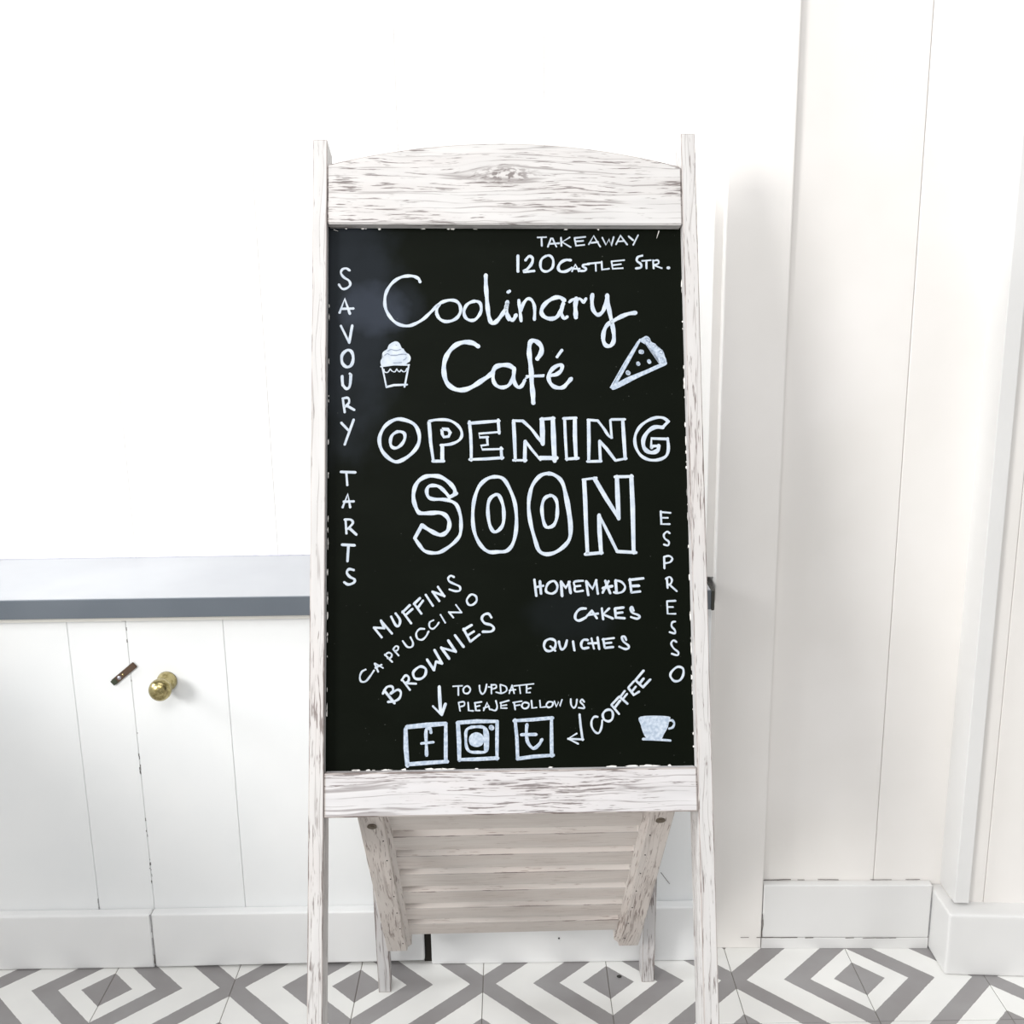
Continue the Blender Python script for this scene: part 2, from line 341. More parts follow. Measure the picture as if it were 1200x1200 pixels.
# ------------------------------------------------------------------ easel sign
e1 = V((0.9991527, 0.03736695, -0.01725099)).normalized(); e2 = V((-0.00176026, -0.32609887, -0.94533403)); e2 = (e2-e1*e2.dot(e1)).normalized()
n = e1.cross(e2); n = -n if n.y > 0 else n
O = V((-0.22525755, 1.4318569, 1.1781283))
def P3(u, v, off=0): return O + e1*u + e2*v + n*off
def to_floor(u, off): # v at which that edge meets the floor
    q = P3(u, 0, off); return -q.z/e2.z
sign = thing('menu_board', (0, 1.28, 0), 'whitewashed wooden standing menu board with chalk-style writing on a black panel', 'sign')
def member(name, u0, u1, v0, v1, f, bk, mat, vertical, bev=.0012, floor=False):
    us = (u0, u1)
    def e(u, off): return to_floor(u, off) if floor else v1
    c8 = [P3(u0, e(u0, f), f), P3(u1, e(u1, f), f), P3(u1, e(u1, bk), bk), P3(u0, e(u0, bk), bk), P3(u0, v0, f), P3(u1, v0, f), P3(u1, v0, bk), P3(u0, v0, bk)]
    fm = frame_from(P3(u0, v0, f), e2 if vertical else e1, -n)
    return hexa(name, c8, mat, sign, fm, bev, 2, w_edge)
member('post', -.0178, 0, -.1065, 0, .017, -.034, w_post, True, floor=True)
member('post', .4455, .4636, -.1178, 0, .017, -.034, w_post, True, floor=True)
# top rail with arched upper edge
fm = frame_from(P3(0, 0, .016), e1, -n); inv = fm.inverted(); bm = bmesh.new()
K = 36; fr1 = []; bk1 = []
prof = []
for k in range(K+1):
    u = .4450*k/K; s = (u-.2225)/.2225; prof.append((u, -.0745-.0292*(1-s*s)))
prof += [(.4450, .0012), (.0005, .0015)]
F = [bm.verts.new(inv @ P3(u, v, .016)) for u, v in prof]; B = [bm.verts.new(inv @ P3(u, v, -.012)) for u, v in prof]
bm.faces.new(F); bm.faces.new(B[::-1]); L = len(prof)
for k in range(L): bm.faces.new((F[k], F[(k+1) % L], B[(k+1) % L], B[k]))
bmesh.ops.recalc_face_normals(bm, faces=bm.faces[:])
res = bmesh.ops.bevel(bm, geom=[e for e in bm.edges if len(e.link_faces) == 2 and e.calc_face_angle(0) > .5], offset=.0016, segments=2, affect='EDGES')
for f in res['faces']:
    if f.calc_center_median().z > .01: f.material_index = 1
# local Z of the frame is e1 x (-n): check the sign so that the knot sits in the upper half
tr = link('top_rail', bm_mesh(bm, 'top_rail'), w_rail, sign, fm); tr.data.materials.append(w_edge); tr['label'] = 'arched top rail with a knot'
KZ = (inv @ P3(.222, -.066, .016)).z
member('bottom_rail', .0002, .4453, .6722, .7244, .016, -.012, w_low, False, bev=.002)
# chalkboard
cb, nt, b = new_mat('blackboard')
tc = N(nt, 'ShaderNodeTexCoord').outputs['Object']
sp = N(nt, 'ShaderNodeSeparateXYZ'); nt.links.new(tc, sp.inputs[0]); sx, sy, sz = sp.outputs
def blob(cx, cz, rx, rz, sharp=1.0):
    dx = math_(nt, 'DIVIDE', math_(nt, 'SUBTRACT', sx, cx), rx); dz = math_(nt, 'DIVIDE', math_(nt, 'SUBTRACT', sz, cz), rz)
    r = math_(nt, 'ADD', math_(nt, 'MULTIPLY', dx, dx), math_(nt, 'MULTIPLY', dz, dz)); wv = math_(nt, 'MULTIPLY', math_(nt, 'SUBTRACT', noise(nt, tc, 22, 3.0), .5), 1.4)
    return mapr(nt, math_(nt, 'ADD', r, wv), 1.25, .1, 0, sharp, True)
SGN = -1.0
dust_gloss = math_(nt, 'MAXIMUM', blob(.055, SGN*.105, .050, .042, .85), blob(.020, SGN*.10, .075, .21, .34))  # chalk haze, plus a left-hand gloss column painted into the colour
dust_gloss = math_(nt, 'MAXIMUM', dust_gloss, blob(.088, SGN*.100, .034, .034, .22))
dust_gloss = math_(nt, 'MAXIMUM', dust_gloss, blob(.30, SGN*.49, .06, .045, .10))
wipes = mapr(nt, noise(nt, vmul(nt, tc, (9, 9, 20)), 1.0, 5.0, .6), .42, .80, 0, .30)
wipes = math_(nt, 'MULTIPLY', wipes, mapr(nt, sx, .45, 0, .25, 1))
col = mixc(nt, wipes, (.0020, .0032, .0013), (.008, .0105, .0070)); col = mixc(nt, dust_gloss, col, (.036, .043, .058))
scr = mapr(nt, noise(nt, vmul(nt, tc, (260, 260, 260)), 1.0, 1.0), .765, .80, 0, .25)
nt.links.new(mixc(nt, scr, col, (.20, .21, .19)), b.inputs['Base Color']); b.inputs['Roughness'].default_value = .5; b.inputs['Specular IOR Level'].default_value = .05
bfm = frame_from(P3(0, 0, 0), e1, -n)
if (bfm.inverted() @ P3(0, .1, 0)).z > 0: SGNERR = True
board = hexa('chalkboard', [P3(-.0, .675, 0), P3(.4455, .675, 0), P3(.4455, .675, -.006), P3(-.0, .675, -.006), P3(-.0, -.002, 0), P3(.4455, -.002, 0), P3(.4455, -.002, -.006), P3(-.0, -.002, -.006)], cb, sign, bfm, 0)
marker, nt, b = new_mat('white_paint_marker')
tc = N(nt, 'ShaderNodeTexCoord').outputs['Object']
nt.links.new(mixc(nt, mapr(nt, noise(nt, tc, 90, 4.0), .36, .64), (.56, .61, .665), (.44, .50, .58)), b.inputs['Base Color']); b.inputs['Roughness'].default_value = .6
marker_thin, nt, b = new_mat('thin_marker_wash')
tc = N(nt, 'ShaderNodeTexCoord').outputs['Object']
nt.links.new(mixc(nt, mapr(nt, noise(nt, tc, 260, 4.0), .36, .62), (.52, .58, .66), (.32, .39, .49)), b.inputs['Base Color']); b.inputs['Roughness'].default_value = .6

# pen strokes on the panel in millimetres: (mode, width, [x, y, ...]); 0 straight, 1 smooth, 2 closed smooth, 3 closed, 4 filled
STROKES = [
('white lettering COOLINARY',[
 (1,4.0,[114.6,70.6,112.6,66.5,107.2,63.6,100.1,63.0,91.5,64.4,83.0,69.2,76.2,76.8,71.9,85.6,70.5,95.8,71.6,104.8,75.6,113.3,81.6,120.8,89.3,125.6,99.3,127.1,108.5,124.2,118.4,118.4,125.5,111.8,132.7,104.5,137.8,99.4,144.1,95.8,152.7,94.0,160.5,95.7,164.7,101.6,165.1,108.9,161.1,116.2,153.9,120.5,145.4,121.3,138.6,117.6,135.2,110.3,136.2,103.1,138.7,99.8]),
 (2,4.0,[184.0,95.4,176.9,97.2,171.9,101.6,169.4,108.9,171.3,116.2,176.7,119.8,183.1,119.1,188.5,113.2,191.1,105.9,189.7,97.9]),
 (1,5.2,[197.2,62.0,197.3,75.2,198.1,88.4,199.0,101.5,200.3,113.2,202.7,121.2,205.9,123.7,210.9,120.5,216.7,113.2,221.8,105.9,224.0,96.4]),
 (1,4.0,[224.0,96.4,222.8,104.5,223.2,113.2,225.5,119.1]),
 (1,4.3,[224.9,83.7,226.8,82.5]),
 (1,4.9,[224.0,97.4,222.5,104.5,223.5,111.8,226.3,116.9,229.5,119.3,232.4,117.6,234.6,113.2]),
 (1,4.0,[238.4,94.2,239.3,103.0,240.3,113.2,240.9,120.5]),
 (1,4.0,[241.1,107.4,244.1,98.6,249.1,92.4,254.1,93.4,257.6,100.0,258.3,108.8,257.7,118.8]),
 (1,5.2,[295.8,94.1,290.8,90.5,283.6,90.9,274.9,95.6,268.4,103.0,266.8,110.3,271.1,115.8,278.9,117.9,286.1,115.4,291.2,108.1,294.3,98.5]),
 (1,4.0,[294.3,97.1,292.0,105.9,292.6,113.2,295.4,117.6,299.0,115.4]),
 (1,3.5,[302.2,96.3,305.8,93.4,310.2,91.9]),
 (1,5.5,[310.9,91.9,309.6,101.5,309.9,109.5,309.9,116.1]),
 (1,3.5,[310.8,95.6,314.5,91.9,318.0,94.1,320.2,97.3,323.1,91.9]),
 (1,4.9,[331.4,86.8,330.7,94.1,331.5,104.4,335.0,111.0,339.3,112.6,344.4,108.0,348.2,98.5,350.1,87.5]),
 (1,5.2,[350.1,87.5,351.1,98.5,353.0,110.2,355.6,123.4,357.5,136.6,357.1,146.8,352.9,152.6,347.2,151.9,344.2,145.3,344.9,135.1,349.1,126.3,356.4,121.2,366.6,115.4,376.8,111.4,385.5,110.2])]),
('white lettering CAFE with an accent',[
 (1,5.8,[186.8,153.1,180.0,148.9,169.4,147.8,159.6,151.2,151.3,158.9,145.9,168.9,143.9,180.4,145.1,192.7,149.5,201.8,158.5,207.7,169.0,208.3,179.6,204.2,190.2,197.3,199.3,191.2,203.8,187.4,208.4,179.7,216.0,177.1,225.1,177.5,231.1,181.3]),
 (1,4.6,[205.4,186.6,205.3,195.8,209.0,202.7,215.7,205.4,223.3,203.5,228.7,196.7,231.0,188.2,231.8,181.3]),
 (1,4.6,[231.8,181.3,231.0,191.3,232.4,200.5,236.9,205.4,241.4,202.8,244.5,196.7]),
 (1,5.8,[260.7,169.0,265.4,162.1,266.2,154.4,261.8,148.2,255.7,145.9,251.9,149.0,250.7,159.0,251.6,171.3,253.0,185.2,253.5,200.5,254.6,212.8,255.0,225.0]),
 (0,2.6,[245.8,193.9,250.6,191.6,268.0,191.4]),
 (0,2.6,[246.8,191.0,268.4,189.8]),
 (1,4.9,[277.1,190.1,284.0,189.1,290.1,184.5,291.7,178.3,287.2,177.2,279.5,182.1,274.9,189.8,275.5,197.5,280.0,203.7,286.7,206.0,292.8,205.2,298.2,199.9,302.8,194.5]),
 (0,4.0,[291.7,158.3,285.5,166.7])]),
('white lettering TAKEAWAY',[
 (0,2.2,[263.1,12.7,273.9,12.3]),
 (0,2.2,[268.1,13.1,268.3,23.8]),
 (0,2.2,[275.9,24.9,280.2,13.6,282.0,13.6,286.7,24.7]),
 (0,2.2,[277.8,21.0,290.4,20.1]),
 (0,2.2,[292.8,13.0,293.2,23.7]),
 (0,2.2,[303.7,12.6,294.0,18.6,304.8,25.2]),
 (0,2.2,[310.0,13.3,311.7,23.3,322.2,22.2]),
 (0,2.2,[310.0,13.3,323.6,11.8]),
 (0,2.2,[310.7,17.8,320.8,17.0]),
 (0,2.2,[328.0,21.4,334.3,10.3,342.4,24.5]),
 (0,2.2,[330.7,19.6,339.8,18.4]),
 (0,2.2,[345.3,12.8,349.7,22.1,353.8,14.7,356.5,23.2,359.8,12.0]),
 (0,2.2,[362.7,21.3,368.4,9.8,376.8,21.6]),
 (0,2.2,[365.1,17.6,373.3,17.0]),
 (0,2.2,[378.9,10.9,384.6,16.0]),
 (0,2.2,[390.9,9.5,384.5,22.0])]),
('white lettering 120 CASTLE STR.',[
 (0,4.0,[237.9,36.8,237.7,56.8]),
 (1,3.6,[247.4,42.4,252.0,37.2,256.4,39.6,255.4,46.4,250.0,53.4,244.9,57.1,258.0,56.3]),
 (2,3.2,[273.6,36.8,267.7,41.4,266.2,49.7,268.8,55.6,275.1,56.7,281.5,51.5,282.5,42.3,279.0,36.7]),
 (1,3.6,[304.5,42.2,298.7,41.9,292.4,45.0,288.7,51.5,291.3,56.6,298.5,56.6,305.8,52.4]),
 (0,2.5,[306.1,56.6,310.4,47.7,314.7,56.6]),
 (0,2.5,[307.6,53.3,315.7,53.3]),
 (1,2.9,[327.5,47.3,321.2,48.1,319.9,50.5,323.8,52.9,322.3,55.8,316.5,56.0]),
 (0,2.3,[325.7,46.8,342.0,45.1]),
 (0,2.3,[336.2,46.2,336.4,56.0]),
 (0,2.3,[343.8,44.0,344.3,54.3,353.0,53.2]),
 (0,2.3,[356.5,43.6,357.7,53.2,370.4,52.4]),
 (0,2.3,[356.5,43.6,372.4,42.0]),
 (0,2.3,[357.8,48.6,368.2,47.2]),
 (1,2.9,[395.6,36.1,390.1,37.9,388.7,42.9,393.5,46.6,394.0,51.2,387.4,52.7]),
 (0,2.3,[395.4,42.9,406.3,42.0]),
 (0,2.3,[400.9,42.9,400.8,52.7]),
 (0,2.3,[409.4,42.0,409.9,52.7]),
 (0,2.3,[410.0,48.4,420.1,52.3]),
 (1,2.2,[409.4,42.9,415.4,41.9,416.2,46.0,410.4,48.4]),
 (0,4.0,[428.1,51.9,429.1,51.9])]),
('white outlined lettering OPENING',[
 (2,4.5,[90.1,245.0,79.1,247.4,69.6,255.4,64.1,268.2,65.7,281.0,72.8,291.4,83.8,298.3,94.8,294.7,105.8,286.0,112.5,274.8,112.5,262.0,105.9,250.7]),
 (2,3.9,[86.9,260.6,79.8,265.1,77.5,273.0,79.1,279.4,84.6,281.1,90.9,277.1,95.1,269.9,94.5,262.7]),
 (0,3.9,[125.2,248.4,126.1,258.8,127.2,274.9,130.3,296.5]),
 (0,3.6,[129.5,297.7,143.4,297.8]),
 (0,4.5,[141.5,297.3,141.6,278.1]),
 (1,3.6,[125.2,247.9,134.4,246.0,148.7,246.4,158.2,250.9,164.5,258.2,165.7,266.2,161.2,272.6,151.7,276.6,139.8,277.8]),
 (3,3.6,[141.0,257.6,148.6,258.1,151.5,262.1,149.4,266.9,143.5,267.7,141.5,263.7]),
 (0,3.9,[175.3,248.6,176.8,265.4,177.3,281.5,177.2,296.7]),
 (0,3.6,[174.4,250.6,193.1,249.1,212.2,247.6]),
 (0,3.6,[211.0,246.3,212.1,263.2]),
 (0,2.9,[212.6,261.6,186.7,263.6,187.9,268.4,198.1,267.9]),
 (0,2.9,[196.9,267.9,197.7,277.6,189.4,278.6,190.9,283.5,215.9,282.9]),
 (0,3.9,[214.3,281.6,215.0,294.8]),
 (0,3.6,[175.3,295.9,195.9,295.2,216.5,293.8]),
 (0,4.1,[230.2,248.7,231.0,267.4,231.8,297.1]),
 (0,3.8,[229.8,247.4,241.6,247.8]),
 (1,3.8,[241.6,247.8,251.6,257.3,259.9,268.4,266.5,276.9]),
 (0,5.1,[266.1,276.9,266.0,260.8,265.6,245.5]),
 (0,3.8,[263.9,245.8,280.7,244.5]),
 (0,5.1,[279.1,244.5,279.7,267.6,280.6,298.2]),
 (0,5.1,[283.1,294.5,262.0,294.4]),
 (0,3.1,[262.9,296.7,252.9,284.5,244.7,273.4]),
 (0,4.4,[244.3,273.4,243.5,298.0]),
 (0,3.4,[229.3,297.1,245.2,297.2]),
 (0,3.8,[293.9,245.6,294.4,267.7,295.6,296.6]),
 (0,3.4,[292.2,244.9,308.3,244.2]),
 (0,4.4,[306.7,244.6,306.4,267.7,307.3,295.3]),
 (0,3.8,[295.1,295.9,310.0,294.9]),
 (0,4.1,[323.9,247.4,323.8,274.6,323.1,298.4]),
 (0,3.1,[322.6,246.7,335.3,247.8]),
 (1,3.4,[335.3,247.8,342.7,257.7,348.0,266.2,352.3,269.3]),
 (0,3.4,[352.3,269.3,351.0,247.5]),
 (0,3.1,[352.2,246.4,369.2,246.2]),
 (0,3.8,[366.6,246.8,367.5,268.0,368.7,296.1]),
 (0,3.4,[369.9,295.6,357.1,297.9]),
 (0,3.4,[356.3,297.9,345.6,283.2,337.0,273.3]),
 (0,3.4,[337.0,273.3,337.7,298.5]),
 (0,3.4,[321.4,299.1,338.6,298.8]),
 (1,3.8,[424.0,249.1,417.6,244.6,408.3,244.2,397.1,248.5,387.6,256.1,381.8,267.2,382.0,280.0,387.7,291.1,397.7,297.1,409.6,297.5,419.8,292.9,423.1,283.6,422.4,270.8]),
 (0,3.4,[422.4,271.3,402.1,270.5,401.5,281.8]),
 (0,4.1,[423.5,249.4,416.5,256.6]),
 (1,5.1,[416.5,256.6,407.1,256.2,398.5,261.3,392.4,270.7,392.2,280.9,397.1,286.9,403.9,288.2,409.9,285.2,410.8,279.8]),
 (0,3.1,[411.3,279.8,404.0,280.1,401.8,282.6])]),
('large white outlined lettering SOON',[
 (1,5.0,[157.0,337.4,156.0,332.4,149.7,324.4,139.9,317.7,130.1,316.0,120.3,317.1,111.7,322.9,107.0,332.1,105.8,343.2,108.0,353.1,111.6,360.5,116.5,362.4,127.5,362.1,138.5,361.9,145.8,365.7,149.7,373.1,148.8,381.7,144.5,387.2,138.4,389.2,131.1,386.4,122.6,381.5,115.9,377.1]),
 (0,4.3,[115.9,377.5,107.3,393.0]),
 (1,4.3,[107.3,393.0,112.7,401.0,118.8,408.4,127.3,411.1,137.1,410.7,146.8,405.5,156.6,397.7,162.8,389.1,164.1,376.9,163.2,364.6,158.7,352.2,150.8,347.2,141.0,345.3,130.0,344.9,123.9,341.9,122.1,334.7,124.6,329.2,131.3,328.0,138.0,329.9,144.7,336.1,150.2,342.9]),
 (0,4.3,[150.6,342.5,158.8,338.0]),
 (2,4.5,[206.3,317.6,196.4,320.3,187.1,328.9,181.5,342.5,178.9,358.5,179.0,377.0,182.3,391.7,189.6,404.1,198.1,410.5,209.1,410.6,220.1,409.4,227.6,400.7,231.7,384.7,232.3,365.0,230.0,347.7,223.4,330.4,216.1,319.8]),
 (2,4.3,[206.1,340.2,199.9,345.1,197.3,354.9,197.8,368.5,200.2,379.6,205.0,386.0,211.8,382.7,216.2,374.8,216.9,361.2,215.2,350.1,211.0,340.8]),
 (2,4.7,[271.9,313.9,262.3,316.8,253.2,327.7,248.9,341.8,247.7,357.1,250.0,376.3,254.9,395.5,259.8,409.5,268.6,414.0,280.1,411.6,291.7,403.4,298.2,393.2,299.5,375.4,297.5,357.4,294.0,339.5,289.1,324.0,280.9,316.2]),
 (1,3.4,[289.7,325.3,292.7,339.5,295.2,357.4,297.9,375.4,298.0,392.0]),
 (2,4.2,[273.5,341.6,267.0,345.7,264.1,355.9,264.8,367.5,267.2,377.7,271.0,380.9,278.0,378.4,282.0,370.1,283.2,358.6,282.3,348.4,278.6,342.6]),
 (0,5.0,[317.0,322.9,317.9,348.6,318.3,374.2,319.6,413.8]),
 (0,3.4,[315.4,321.8,332.1,319.7]),
 (0,5.0,[329.9,320.4,343.8,344.9,358.8,369.4]),
 (0,4.7,[359.0,370.7,358.3,342.4,357.9,318.2]),
 (0,3.7,[355.3,318.6,377.2,318.1]),
 (0,4.7,[375.9,317.4,376.8,355.4,376.8,413.0]),
 (0,3.9,[379.6,412.8,356.0,411.3]),
 (0,3.4,[356.6,411.8,345.6,388.5,335.7,368.0]),
 (0,4.4,[334.7,366.0,335.1,387.1,336.4,413.3]),
 (0,4.2,[316.8,414.4,337.5,412.7])]),
('drawing of a cupcake with piped icing',[
 (4,0.2,[73.9,155.3,76.2,150.6,83.0,146.8,87.6,148.0,90.2,152.1,90.8,154.7,94.0,156.5,95.7,160.6,100.3,163.0,102.8,167.7,101.4,172.4,98.5,174.1,95.7,176.5,84.8,176.7,68.7,178.8,65.8,176.4,65.3,171.7,67.6,167.9,69.9,166.5,67.6,164.1,68.1,160.6,73.3,156.8]),
 (0,2.1,[67.0,177.9,69.9,191.0,72.7,205.1]),
 (0,2.0,[65.8,178.8,81.9,176.4,100.8,176.8]),
 (0,2.2,[100.5,176.5,97.9,189.3,95.0,204.5]),
 (0,2.6,[72.7,204.5,81.9,202.2,97.9,201.6]),
 (1,1.5,[69.6,182.3,70.4,185.5,73.9,186.1,76.2,183.5,77.3,181.7,79.0,184.0,82.5,185.5,84.5,183.5,85.3,181.7,87.0,184.3,89.3,185.2,90.5,182.9,93.3,185.2,96.2,184.7,97.9,181.1])]),
('grey shading lines in the cupcake icing',[
 (1,1.2,[74.4,159.1,77.9,157.1,81.9,158.0,85.3,158.3,89.9,157.1]),
 (1,1.1,[70.4,164.4,73.9,162.4,76.2,163.8]),
 (1,1.3,[77.9,164.4,84.8,164.4,88.8,163.4,93.4,163.1,96.8,163.4]),
 (1,1.1,[81.3,174.2,85.9,174.0,91.1,173.4]),
 (1,0.8,[93.4,170.6,95.7,169.4,97.4,167.1]),
 (0,0.9,[84.2,151.2,85.3,151.7])]),
('drawing of a slice of tart with a crimped crust',[
 (0,3.2,[390.5,145.0,375.5,171.2,355.5,206.0]),
 (0,1.6,[387.5,147.2,370.4,174.1,351.9,206.0]),
 (4,0.3,[355.4,208.9,369.9,202.4,386.5,193.7,403.9,185.8,414.8,180.7,422.8,177.1,422.9,173.5,411.3,177.1,396.8,183.6,383.8,188.7,371.5,193.7,359.9,200.2,352.7,203.8]),
 (4,0.3,[390.5,144.3,394.1,142.1,398.5,139.9,402.8,142.8,404.8,147.9,409.8,150.1,412.5,156.0,417.6,157.4,420.3,161.8,420.9,166.2,422.7,169.1,423.2,175.6,418.5,178.9,414.6,177.1,413.6,171.3,410.9,164.0,406.0,157.4,399.7,152.3,391.8,147.9]),
 (0,6.1,[391.0,160.3,392.3,160.5]),
 (0,5.2,[387.3,175.2,387.8,176.0]),
 (0,5.2,[401.0,172.3,401.7,173.4]),
 (0,6.1,[374.1,186.8,374.8,187.6])]),
('blue grey shading loops in the tart crust',[
 (1,1.3,[397.0,143.5,399.9,142.8,402.3,145.4,402.6,148.3,400.9,147.2,398.4,145.4]),
 (1,0.9,[406.2,151.6,408.3,151.2,409.9,153.0,409.0,154.5]),
 (1,0.9,[413.9,159.6,416.8,158.5,418.9,160.3,417.8,162.9,415.3,162.5]),
 (1,1.0,[415.8,168.4,418.7,167.6,418.7,170.2]),
 (1,0.9,[417.1,174.9,420.0,174.2,421.2,172.0])]),
('white lettering SAVOURY written downwards',[
 (1,3.0,[26.5,56.1,22.6,53.5,17.7,54.6,15.8,59.4,19.5,64.9,25.9,69.3,27.4,74.7,22.7,79.1,17.4,79.6,13.3,74.3]),
 (0,3.5,[14.4,110.1,20.6,92.7,27.1,111.4]),
 (0,3.5,[16.5,105.3,31.3,104.9]),
 (0,3.2,[16.1,127.1,26.4,148.4]),
 (0,3.2,[30.1,126.6,26.4,148.4]),
 (0,3.2,[17.9,191.5,18.6,202.7]),
 (0,3.2,[27.3,187.7,29.0,189.8]),
 (0,3.2,[19.0,221.0,21.2,236.0]),
 (0,3.2,[24.3,228.1,32.8,233.2]),
 (0,3.2,[17.1,249.4,25.5,258.4]),
 (0,3.2,[32.2,245.6,21.4,276.5]),
 (2,3.9,[24.1,157.9,17.8,163.9,17.8,173.6,23.1,179.1,29.0,176.9,31.5,168.3,29.4,160.0]),
 (1,3.5,[17.9,190.9,18.5,200.6,23.2,206.6,27.4,202.8,28.6,188.8]),
 (1,3.0,[18.6,218.8,25.3,218.2,26.4,224.2,21.2,229.6])]),
('white lettering TARTS written downwards',[
 (0,3.2,[16.9,310.5,34.5,311.2]),
 (0,3.2,[23.6,312.6,24.7,326.8]),
 (0,3.2,[19.2,354.2,25.4,338.0,28.3,354.2]),
 (0,3.2,[20.6,347.4,32.5,347.1]),
 (0,3.2,[22.8,370.2,23.9,386.3]),
 (0,3.2,[27.6,380.1,35.9,387.9]),
 (0,3.2,[18.7,400.3,33.9,401.1]),
 (0,3.2,[26.4,402.0,25.3,420.4]),
 (1,3.0,[21.7,369.5,29.0,369.6,31.7,373.8,25.9,380.7]),
 (1,3.2,[32.8,431.3,27.2,430.2,24.5,434.3,28.2,439.6,34.0,442.8,32.8,446.9,26.2,448.9,21.6,446.2])]),
('white lettering MUFFINS written uphill',[
 (0,3.1,[57.6,501.5,66.9,513.2]),
 (0,3.1,[59.1,501.5,70.0,502.4]),
 (0,3.1,[70.0,502.4,66.1,493.1]),
 (0,3.1,[66.4,493.5,79.3,508.7]),
 (0,3.1,[92.2,482.5,102.6,496.6]),
 (0,3.1,[92.2,483.3,101.1,474.8]),
 (0,3.1,[97.2,485.6,104.2,479.5]),
 (0,3.1,[106.5,473.3,115.0,485.0]),
 (0,3.1,[106.2,473.3,113.5,466.4]),
 (0,3.1,[110.9,478.0,117.1,469.5]),
 (0,3.1,[120.6,462.5,129.1,475.6]),
 (0,3.1,[128.7,458.7,136.9,470.0]),
 (0,3.1,[129.1,458.7,143.2,463.9]),
 (0,3.1,[135.4,452.9,143.2,464.3]),
 (1,3.1,[78.5,488.5,83.9,498.7,87.8,499.5,89.1,492.5,83.9,484.7]),
 (1,2.6,[155.0,441.0,151.1,439.4,148.0,442.5,149.5,446.4,155.7,449.6,162.0,452.8,162.0,457.5,156.5,458.2,149.5,456.1])]),
('white lettering CAPPUCCINO written uphill',[
 (1,2.4,[47.6,551.9,43.0,554.5,40.7,560.6,42.3,566.0,47.7,566.0,53.0,560.0,57.7,553.1]),
 (0,2.1,[58.4,544.7,62.8,554.7]),
 (0,2.1,[59.2,544.7,68.5,550.2]),
 (0,2.1,[59.2,550.1,66.9,546.3]),
 (0,2.1,[70.8,534.1,79.7,543.1]),
 (0,2.1,[80.8,528.0,87.5,535.5]),
 (0,2.1,[138.4,486.8,144.1,496.5]),
 (0,2.1,[148.5,483.5,154.0,490.4]),
 (0,2.1,[149.3,483.9,163.8,484.3]),
 (0,2.1,[157.2,474.9,164.1,484.3]),
 (1,2.1,[70.8,534.8,75.4,531.8,79.3,534.2,77.7,538.0,74.2,538.7]),
 (1,2.1,[80.8,528.0,83.9,524.2,87.0,525.3,86.3,528.8,82.8,530.3]),
 (1,2.4,[92.5,518.1,97.9,525.1,103.3,525.2,104.9,520.6,101.8,513.6]),
 (1,2.4,[118.6,503.7,112.7,503.9,108.8,509.0,110.3,515.2,115.7,516.8,120.4,513.0,123.8,506.9]),
 (1,2.1,[129.8,493.3,125.1,496.0,125.1,501.5,129.0,503.8,133.7,500.0,136.3,496.1]),
 (2,2.6,[174.4,463.5,170.5,469.3,172.8,474.8,177.5,475.1,182.2,470.9,182.2,465.5,178.3,462.6])]),
('white lettering BROWNIES written uphill',[
 (0,3.1,[70.0,577.0,82.4,592.5]),
 (1,2.9,[68.5,580.8,73.1,573.3,79.3,572.6,80.8,577.2,77.7,581.0]),
 (1,2.9,[78.5,581.0,86.2,576.5,90.1,579.6,88.5,586.5,82.4,590.2,74.7,590.9]),
 (0,2.8,[91.6,564.3,100.9,576.7]),
 (1,2.8,[91.2,565.1,95.5,559.7,99.4,561.3,99.4,565.9,96.3,568.2]),
 (0,2.4,[95.5,568.9,108.6,569.6]),
 (2,3.1,[111.0,550.2,105.1,556.0,107.1,563.0,114.1,563.8,119.5,559.3,120.3,552.4,115.6,549.2]),
 (0,3.1,[121.9,540.8,130.3,553.6]),
 (0,3.1,[130.3,553.6,132.7,543.3]),
 (0,3.1,[132.7,543.3,140.1,545.7]),
 (0,3.1,[140.1,545.7,130.9,529.4]),
 (0,3.1,[139.0,526.4,148.6,539.9]),
 (0,3.1,[139.3,526.8,156.8,531.7]),
 (0,3.1,[147.6,518.0,156.8,531.7]),
 (0,3.1,[155.9,511.9,166.2,525.9]),
 (0,3.1,[166.3,504.2,174.5,519.8]),
 (0,3.1,[166.3,505.5,176.2,499.7]),
 (0,3.1,[171.7,512.0,178.8,507.5]),
 (0,3.1,[174.5,519.8,185.5,511.4]),
 (1,3.1,[200.3,490.6,196.9,486.2,191.4,487.4,188.7,492.0,192.1,497.5,199.9,499.9,203.3,503.9,199.9,507.7,189.7,507.9])]),
('white lettering HOMEMADE',[
 (0,3.2,[253.6,445.2,255.7,464.8]),
 (0,3.2,[260.4,447.2,261.5,462.2]),
 (0,3.2,[255.4,454.3,264.2,452.7]),
 (0,3.2,[286.3,447.7,287.4,465.5]),
 (0,3.2,[286.3,448.1,292.1,455.3,296.8,448.2]),
 (0,3.2,[295.8,448.2,297.9,461.9]),
 (0,3.2,[317.2,447.7,319.6,464.5]),
 (0,3.2,[317.6,448.0,325.0,457.0,329.8,446.5]),
 (0,3.2,[329.5,446.5,331.4,462.9]),
 (0,3.2,[344.9,448.0,337.4,461.7]),
 (0,3.2,[340.9,447.3,346.6,462.4]),
 (0,3.2,[337.5,456.4,349.4,453.9]),
 (0,3.2,[353.7,446.8,354.5,461.2]),
 (0,3.2,[371.3,445.6,372.9,462.0]),
 (0,3.2,[370.6,446.6,387.8,444.7]),
 (0,3.2,[371.8,454.1,382.4,453.8]),
 (0,3.2,[372.9,462.0,383.5,460.8]),
 (2,3.0,[277.8,447.1,271.2,449.3,267.9,455.1,268.4,460.3,275.0,462.4,280.3,459.1,281.7,452.6]),
